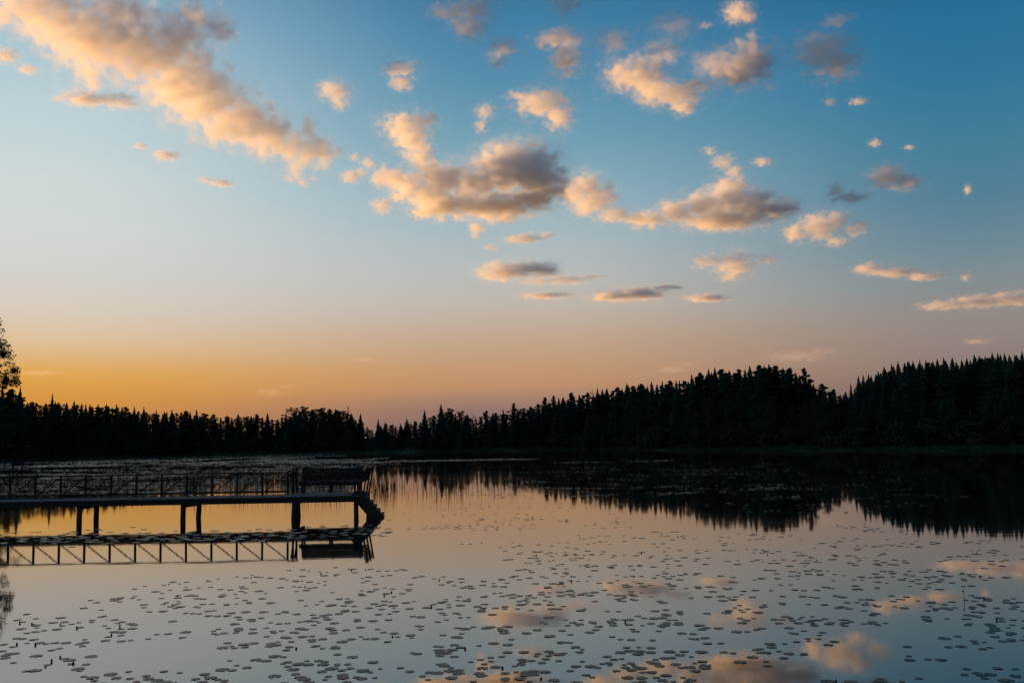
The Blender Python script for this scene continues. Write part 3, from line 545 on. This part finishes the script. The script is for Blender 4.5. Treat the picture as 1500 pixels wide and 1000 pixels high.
def pad_shape(seed):
    r = random.Random(seed); n = 13; V = [(0, 0, .002)]; F = []
    for i in range(n):
        a = .22 + i / (n - 1) * (6.283 - .44); q = 1 + r.uniform(-.04, .04)
        V.append((math.cos(a) * q, math.sin(a) * q * .93, .012 * math.sin(a * 3 + seed) + r.uniform(.0, .012)))
    n0 = len(V)
    for i in range(n):
        v = V[1 + i]; V.append((v[0] * .55, v[1] * .55, .004))
    for i in range(n - 1): F += [(1 + i, 2 + i, n0 + i + 1, n0 + i), (0, n0 + i, n0 + i + 1)]
    m = MB().add([(x, y, z + .006) for x, y, z in V], F); e = len(m.v)
    return m
pad_protos = [pad_shape(s) for s in range(5)]
pad_meshes = [p.mesh('lily_pad', M['pad'], True) for p in pad_protos]
pads = []
prng = random.Random(12)
for e in PADS.split():
    a, b, n = map(float, e.split(',')); c = on_water(a, b); cnt = max(1, round(n * .5)); k = c.length / FPX
    for i in range(cnt):
        s = prng.uniform(.034, .078) * (1.12 if cnt < 3 else 1)
        pads.append((c.x + prng.uniform(-1, 1) * (.07 + .068 * cnt) * (cnt > 1), c.y + prng.uniform(-1, 1) * (.06 + .05 * cnt) * (cnt > 1), s))
for i in range(330):                           # the belt of leaves in front of the dock, over its reflection
    a = prng.uniform(-15, 575); b = prng.gauss(788 - a * .012 if a < 430 else 778, 5.0)
    c = on_water(a, b); pads.append((c.x, c.y, prng.uniform(.08, .13)))
def free(ps):                                  # leaves barely overlap one another
    kept = []; cells = {}
    for x, y, s in ps:
        key = (int(x // .3), int(y // .3)); near = [q for i in (-1, 0, 1) for j in (-1, 0, 1) for q in cells.get((key[0] + i, key[1] + j), [])]
        if all(math.hypot(x - q[0], y - q[1]) > (s + q[2]) * .66 for q in near): kept.append((x, y, s)); cells.setdefault(key, []).append((x, y, s))
    return kept
pads = sorted(free(pads), key=lambda p: math.hypot(p[0], p[1]))
for x, y, s in pads[:295]:
    o = link('lily_pad', pad_meshes[prng.randrange(5)], None, (x, y, .004)); o.scale = (s, s, s)
    o.rotation_euler = (prng.gauss(0, .018), prng.gauss(0, .018), prng.uniform(0, 6.28))
    near = sum(1 for q in pads if 0 < math.hypot(x - q[0], y - q[1]) < .42)
    where = 'in pale water at lower left' if x < -1.6 else 'in the middle near water' if x < 2.2 else 'in blue water at lower right'
    how = 'lone round' if near == 0 else 'notched round' if near < 4 else 'crowded round'
    tag(o, f'{how} lily leaf {"floating by itself" if near == 0 else "beside a few others" if near < 4 else "within a raft of leaves"} {where}', 'lily pad', f'{how.split()[0]} lily pads {where}')
mb = MB()
for x, y, s in pads[295:]:
    P = pad_protos[prng.randrange(5)]; ro = Matrix.Translation((x, y, .004)) @ Matrix.Rotation(prng.uniform(0, 6.28), 4, 'Z') @ Matrix.Rotation(prng.gauss(0, .02), 4, 'X') @ Matrix.Scale(s, 4)
    mb.add([ro @ Vector(v) for v in P.v], P.f)
tag(mb.build('lily_pads', M['pad'], None, True), 'scattered lily leaves floating farther out and in front of the dock', 'lily pads', kind='stuff')

# far fields of leaves: bands and streaks over the dark reflections
r_ = np.random.default_rng(21); fp = []
def field(n, x0, x1, y0, y1, thr, fx=.011, fy=.45, seed=0, slope=-.0175, size=(.07, .12)):
    got = []
    for _ in range(n * 12):
        if len(got) >= n: break
        a = r_.uniform(x0, x1); b = r_.uniform(y0, y1)
        v = mnoise.noise(Vector((a * fx, b * fy, seed * 7.3))) + .5 * mnoise.noise(Vector((a * fx * 4, b * fy * 2.5, seed * 3.1 + 9)))
        if v < thr + .9 * max(0, 1 - (x1 - a) / (.22 * (x1 - x0))) + (.5 * max(0, 1 - (a - x0) / (.22 * (x1 - x0))) if x0 > 0 else 0): continue
        p = on_water(a, b + slope * (a - 750)); got.append((p.x, p.y, r_.uniform(*size)))
    g = np.array(got); fp.extend(g[shore_dist(g[:, 0], g[:, 1]) < -.5].tolist())
field(9000, -20, 570, 662.5, 672, -.25, seed=1, size=(.12, .2))
field(5000, -20, 600, 672, 690, -.12, seed=2, size=(.09, .16))
field(5200, -20, 600, 690, 716, -.12, seed=3)
field(1500, 430, 800, 671.5, 673.4, -.5, seed=4, size=(.12, .2))
field(2500, -20, 560, 659, 661.2, -.3, seed=8, size=(.2, .3))
field(380, 800, 1010, 677.2, 679, -.1, seed=5)
field(1500, 600, 1260, 682, 730, .24, seed=6, size=(.05, .09))
field(330, 1000, 1480, 690, 760, .32, seed=7, size=(.05, .09))
field(160, 560, 1000, 735, 775, .2, seed=9, size=(.05, .08))
fp = np.array(fp); n = len(fp); k = 6; ang = np.arange(k) / k * 6.283
tx, ty = r_.normal(0, .05, n), r_.normal(0, .05, n)
cx = np.cos(ang)[None] * fp[:, 2:3]; sy = np.sin(ang)[None] * fp[:, 2:3]
Z = .02 + np.abs(tx)[:, None] * fp[:, 2:3] + cx * tx[:, None] + sy * ty[:, None] + np.abs(ty)[:, None] * fp[:, 2:3]
V = np.stack([fp[:, 0:1] + cx, fp[:, 1:2] + sy, Z], -1).reshape(-1, 3)
tag(link('far_lily_pads', fast_mesh('far_lily_pads', V, k, M['pad'])), 'far belts of floating leaves streaking the dark water', 'lily pads', kind='stuff')

def bud(px, py, h, label, group):
    p = on_water(px, py); o = tag(empty('lily_bud', p), label, 'flower bud', group); lx, ly = prng.uniform(-.02, .02), prng.uniform(-.02, .02)
    MB().tube([(0, 0, -.15), (lx * .5, ly * .5, h * .5), (lx, ly, h)], [.005, .004, .003], 5).build('stalk', M['reed'], o)
    MB().tube([(lx, ly, h - .008), (lx, ly, h), (lx, ly, h + .014), (lx, ly, h + .026), (lx, ly, h + .034)], [.003, .010, .014, .011, .003], 8).build('bud', M['bud'], o, True)
for e in BUDS.split():
    a, b = map(float, e.split(',')); bud(a, b + 1.5, prng.uniform(-.018, .004), 'small dark closed lily bud just above the water among the leaves', 'lily buds on the water')
bud(1413, 879, .13, 'tallest lily bud, on a thin upright stalk near the right side of the lake', None)

# ------------------------------------------------------------------ clouds: real vapour lit by the low sun
def cloud(label, puffs, alt=1300, tau=5.0, amp=.75, fine=1.0, depth=.5, group=None, step=1.6, flat=1.0, cat='cloud'):
    cx = sum(p[0] * p[2] for p in puffs) / sum(p[2] for p in puffs); cyy = sum(p[1] * p[2] for p in puffs) / sum(p[2] for p in puffs)
    d = ray(cx, cyy); Y = d.y * (alt - CAM_H) / d.z; loc = at(cx, cyy, Y); k = (loc - Vector((0, 0, CAM_H))).length / FPX
    r = random.Random(int(cx * 7 + cyy)); P = []
    for x, y, rx, ry in puffs:
        q = at(x, y, Y) - loc; dr = depth * (rx + ry) * k
        P.append((q.x, r.uniform(-.35, .35) * dr, q.z, rx * k, dr, ry * k))
    mr_ = sum(min(p[3], p[5]) for p in P) / len(P)
    ng = bpy.data.node_groups.new('cloud', 'GeometryNodeTree'); ng.interface.new_socket('Geometry', in_out='OUTPUT', socket_type='NodeSocketGeometry')
    N = ng.nodes.new; L = ng.links.new; pos = N('GeometryNodeInputPosition'); prev = None
    def m(op, a, b=None, c=None, clamp=False):
        n = N('ShaderNodeMath'); n.operation = op; n.use_clamp = clamp
        for i, v in enumerate((a, b, c)):
            if v is None: continue
            if isinstance(v, (int, float)): n.inputs[i].default_value = v
            else: L(v, n.inputs[i])
        return n.outputs[0]
    asp = max(.3, min(1, 1.15 * sum(q[5] for q in P) / sum(q[3] for q in P)))   # flat clouds are drawn out along the wind
    st = N('ShaderNodeVectorMath'); st.operation = 'MULTIPLY'; L(pos.outputs[0], st.inputs[0]); st.inputs[1].default_value = (asp, asp, 1)
    off = N('ShaderNodeVectorMath'); off.operation = 'ADD'; L(st.outputs[0], off.inputs[0]); off.inputs[1].default_value = (cx * 37.0, 0, cyy * 53.0)
    def noise(scale, detail, rough):
        nz = N('ShaderNodeTexNoise'); nz.inputs['Scale'].default_value = scale; nz.inputs['Detail'].default_value = detail; nz.inputs['Roughness'].default_value = rough
        L(off.outputs[0], nz.inputs['Vector']); return nz
    def vec(op, a, b, c=None):
        n = N('ShaderNodeVectorMath'); n.operation = op
        for i, v in enumerate((a, b, c)):
            if v is None: continue
            if isinstance(v, tuple): n.inputs[i].default_value = v
            else: L(v, n.inputs[i])
        return n.outputs[0]
    wp = pos.outputs[0]                            # bends and tears the puffs out of their ellipses
    for f, am, de in ((.8, 1.3, 2), (2.4, .5, 3)):
        wz = noise(f / mr_, de, .55); wp = vec('ADD', wp, vec('MULTIPLY_ADD', wz.outputs['Color'], (am * mr_, am * mr_, am * .8 * mr_), (-.5 * am * mr_, -.5 * am * mr_, -.4 * am * mr_)))
    for c in P:
        e = N('ShaderNodeVectorMath'); e.operation = 'LENGTH'; L(vec('DIVIDE', vec('SUBTRACT', wp, c[:3]), tuple(v * 1.1 for v in c[3:])), e.inputs[0])
        prev = e.outputs['Value'] if prev is None else m('SMOOTH_MIN', prev, e.outputs['Value'], .3)
    n1 = noise(fine * 1.7 / mr_, 7, .6); nn = m('SUBTRACT', n1.outputs[0], .5); base = m('SUBTRACT', .9, prev)
    core = m('MULTIPLY', m('ADD', base, m('MULTIPLY', nn, 4.2 * amp)), 1.25, None, True)
    veil = m('MULTIPLY', m('MULTIPLY', m('ADD', m('ADD', base, .45), m('MULTIPLY', nn, 6.0 * amp)), .8, None, True), .11)
    dens = m('ADD', core, veil)
    vc = N('GeometryNodeVolumeCube'); L(dens, vc.inputs['Density'])
    pad = [1.0 * mr_] * 3
    lo = [min(p[i] - p[i + 3] * 1.15 for p in P) - pad[i] for i in range(3)]; hi = [max(p[i] + p[i + 3] * 1.15 for p in P) + pad[i] for i in range(3)]
    vc.inputs['Min'].default_value = lo; vc.inputs['Max'].default_value = hi
    for kk, i in (('Resolution X', 0), ('Resolution Y', 1), ('Resolution Z', 2)): vc.inputs[kk].default_value = int(min(380, max(10, (hi[i] - lo[i]) / (step * k * (1.6 if i == 1 else 1)))))
    mt = bpy.data.materials.new('cloud_vapour'); mt.use_nodes = True; nt = mt.node_tree; nt.nodes.clear()
    o = nt.nodes.new('ShaderNodeOutputMaterial'); sc = nt.nodes.new('ShaderNodeVolumePrincipled'); at_ = nt.nodes.new('ShaderNodeAttribute'); at_.attribute_name = 'density'
    mu = nt.nodes.new('ShaderNodeMath'); mu.operation = 'MULTIPLY'; mu.inputs[1].default_value = tau * .58 / (2 * mr_)
    sc.inputs['Density Attribute'].default_value = ''; sc.inputs['Color'].default_value = (1, 1, 1, 1); sc.inputs['Anisotropy'].default_value = .15
    nt.links.new(at_.outputs['Fac'], mu.inputs[0]); nt.links.new(mu.outputs[0], sc.inputs['Density']); nt.links.new(sc.outputs[0], o.inputs['Volume'])
    sm = N('GeometryNodeSetMaterial'); L(vc.outputs[0], sm.inputs[0]); sm.inputs['Material'].default_value = mt
    go = N('NodeGroupOutput'); L(sm.outputs[0], go.inputs[0])
    vd = bpy.data.volumes.new('cloud'); vd.materials.append(mt)
    ob = bpy.data.objects.new('cloud', vd); COL.objects.link(ob); ob.location = loc
    md = ob.modifiers.new('vapour', 'NODES'); md.node_group = ng
    return tag(ob, label, cat, group)
def P_(s): return [tuple(float(v) for v in e.split(',')) for e in s.split()]
CL = [
 ('long orange cloud band sweeping down from the upper left corner', P_('40,8,50,30 90,30,50,36 130,55,55,40 180,60,55,42 170,10,45,25 225,85,48,36 260,60,40,36 265,120,50,40 310,150,46,40 350,172,42,34 395,200,36,28 440,222,34,22 472,224,22,20 435,250,14,14 330,190,40,14 320,48,28,20 300,85,14,24 290,105,20,18 285,20,30,18 130,110,14,22 455,190,12,18'), 5.0, .8),
 ('small orange cloud scrap below the start of the long band', P_('8,82,18,9 40,102,12,6'), 2.5, .8),
 ('thin flat orange wisp under the long upper left band', P_('125,145,34,8 175,150,26,8'), 2.5, .8),
 ('two faint orange specks of cloud in the pale left sky', P_('205,213,12,4 245,228,18,7'), 2, .8),
 ('short faint orange streak alone in the pale left sky', P_('300,264,12,3 325,269,16,5'), 2, .8),
 ('small greyish puff between the left band and the middle clouds', P_('488,132,22,14 500,152,12,10'), 3, .8),
 ('small orange topped puff with a faint tail above the middle', P_('586,102,24,12 588,124,18,10'), 3, .7),
 ('column shaped orange cloud rising on the left of the big cloud', P_('595,182,34,16 625,174,18,10 604,205,27,20 615,230,20,18 628,248,16,14 575,258,24,14'), 4.5, .8),
 ('big grey centred cumulus with glowing orange underside in the middle', P_('600,274,30,16 625,285,34,16 648,268,40,24 660,258,30,18 700,265,36,26 738,246,44,34 770,250,50,34 795,268,38,24 740,222,20,12 765,226,20,12 650,300,46,15 720,300,66,16 780,290,46,14 700,335,12,10 745,318,18,10'), 7, .62),
 ('orange tower of cloud joined to the right of the big cumulus', P_('838,282,22,18 858,278,26,22 880,290,24,22 862,300,26,16 905,316,30,10 932,322,22,9'), 4.5, .7),
 ('grey cumulus with orange left crown right of the middle', P_('955,322,24,12 990,310,28,16 1030,302,30,20 1070,292,32,26 1105,300,36,22 1140,305,26,14 1065,272,18,12 1060,322,62,12 1150,302,22,12'), 6.5, .62),
 ('thin hooked wisp above the right cumulus', P_('1038,222,10,8 1060,236,18,10 1075,252,14,10 1082,268,8,10'), 2, .8),
 ('tiny pale streak beside the hooked wisp', P_('1118,237,14,5'), 2.5, .8),
 ('pink orange cloud with round crown in the right sky', P_('1200,332,28,17 1225,322,20,12 1255,335,16,12 1165,342,18,12 1225,352,18,8'), 3.5, .75),
 ('small cloud with dark left end over the pink right cloud', P_('1225,280,12,12 1245,289,28,7'), 3, .7),
 ('dark slate cloud with pinkish lower edge at the right', P_('1300,258,28,15 1325,268,24,12'), 4, .6),
 ('tiny upright pale speck of cloud at the far right', P_('1418,278,4,7'), 3, .6),
 ('grey cloud with a pale top edge at the top middle', P_('655,18,26,10 690,10,32,16 690,36,28,18'), 3, .8),
 ('grey faint puff hanging under the top middle cloud', P_('735,74,20,16 728,92,12,10'), 2.6, .8),
 ('orange capped cloud with a grey trailing body', P_('818,60,32,12 835,55,18,10 828,88,24,24'), 3.2, .8),
 ('pinkish puff cut by the top edge of the picture', P_('828,10,22,14'), 3, .8),
 ('orange ragged cloud pointing down above the big cumulus', P_('795,150,36,18 818,172,20,18 762,140,20,6'), 3.6, .8),
 ('faint small orange puff left of the ragged cloud', P_('710,162,15,11 706,185,11,10'), 2.2, .8),
 ('bright orange cloud high right of the middle', P_('935,108,42,22 952,135,22,20 905,105,16,10'), 4.5, .75),
 ('faint pink veil standing over the bright orange cloud', P_('968,78,28,16 900,62,22,14'), 1.8, .8),
 ('grey blue shadowed cloud hanging below the bright orange one', P_('990,140,34,16 1015,128,26,10 1000,158,18,12'), 3.2, .75),
 ('rosy cloud near the upper right of the sky', P_('1088,98,40,22 1105,85,28,24 1095,70,20,14'), 6, .8),
 ('small pale cloud at the top edge right of the middle', P_('1082,16,20,14 1095,28,12,10 1035,36,8,4'), 3, .75),
 ('dark slate cloud with bright specks on its top', P_('1210,70,42,24 1225,90,34,22 1225,32,26,9 1195,47,9,6'), 2.6, .8),
 ('tiny pale streak below the dark slate cloud', P_('1258,148,13,4 1215,150,8,5'), 2.5, .7),
 ('faint veil of cloud in the deep blue under the top edge', P_('985,40,40,20 1040,95,30,22 890,60,26,18'), 1.0, .9),
 ('flat lens of grey cloud with orange rim low in the middle', P_('735,398,36,14 775,395,40,13 800,400,26,8'), 4, .45),
 ('thin orange line of cloud under the low grey lens', P_('800,432,38,4'), 1.6, .6),
 ('long tapered grey cloud low right of the middle', P_('900,434,36,7 935,430,40,9 975,421,24,4'), 3.4, .5),
 ('small flat grey cloud low in the right middle', P_('1035,437,30,5'), 3, .5),
 ('soft orange patch of cloud low in the right sky', P_('1075,388,28,17 1072,404,16,8 1035,382,20,9 1125,380,16,7'), 2.4, .8),
 ('long orange and grey wisp low on the right', P_('1272,394,20,7 1315,398,34,5 1355,404,26,5 1415,404,8,6'), 2.4, .7),
 ('pink streak of cloud running off the right edge', P_('1385,447,34,5 1430,442,40,7 1485,437,40,8'), 1.8, .7),
 ('faint orange dash of cloud below the big cumulus', P_('770,350,28,6'), 1.6, .8),
 ('tiny pale speck of cloud in the clear blue right sky', P_('1282,210,9,5 1332,216,8,3'), 2, .7),
 ('scattered orange scraps of cloud left of the column cloud', P_('540,240,12,9 512,260,14,8 560,302,16,11 520,230,8,6'), 2.2, .85),
 ('faint mauve dash of cloud low over the high right trees', P_('1430,500,20,4'), .35, .6),
 ('faint orange streak of haze low over the left end of the shore', P_('62,546,38,3'), .12, .6),
 ('thin orange haze bar low above the trees left of the middle', P_('395,575,26,7 420,566,16,4'), .12, .7),
 ('faint peach streak of cloud low over the rising shore', P_('985,541,26,5 1010,533,14,4'), .18, .7),
 ('faint pink veil of cloud low above the notch in the trees', P_('1165,522,44,8 1205,514,26,5'), .18, .7),
 ('short orange streak low over the middle of the lake', P_('535,527,22,3'), .12, .6),
 ('torn orange scraps trailing under the left end of the big cumulus', P_('560,262,16,10 585,290,14,8 530,252,10,6 620,312,18,7'), 2.4, .9),
 ('thin grey fringe of vapour right of the big cumulus top', P_('815,252,18,10 828,266,12,10'), 1.6, .9),
 ('orange fragments just below the end of the long band', P_('445,268,8,6 460,262,6,4 425,262,8,5 515,255,10,6'), 2, .85),
 ('peach wisps between the low grey lens and the big cumulus', P_('760,352,22,5 800,345,14,4 720,362,14,4'), 1.2, .8),
 ('dull brown veil trailing right of the low grey lens', P_('830,410,34,6 865,405,20,4 790,412,24,5'), 1.0, .8),
]
S_ = Vector((math.sin(SUN_AZ) * math.cos(SUN_EL), math.cos(SUN_AZ) * math.cos(SUN_EL), math.sin(SUN_EL)))
def spot(px, py, alt): d = ray(px, py); return d * ((alt - CAM_H) / d.z)
def behind(a, b):                              # height at which a cloud lies in the shade of another one
    c = spot(*b, 1300); best = min(range(900, 2400, 20), key=lambda h: (lambda v: (v - S_ * v.dot(S_)).length if v.dot(S_) > 0 else 1e9)(c - spot(*a, h))); return best
ALT = {'thin hooked wisp above the right cumulus': 1750, 'tiny pale streak beside the hooked wisp': 1800, 'tiny pale speck of cloud in the clear blue right sky': 2000, 'tiny upright pale speck of cloud at the far right': 2000,
       'dark slate cloud with bright specks on its top': behind((1215, 80), (1090, 95)), 'grey blue shadowed cloud hanging below the bright orange one': behind((1000, 142), (940, 112)),
       'faint small orange puff left of the ragged cloud': 1500, 'orange capped cloud with a grey trailing body': 1250, 'small pale cloud at the top edge right of the middle': 1500}
for label, puffs, tau, amp in CL:
    cloud(label, puffs, tau=tau, amp=amp, alt=ALT.get(label, 1300))
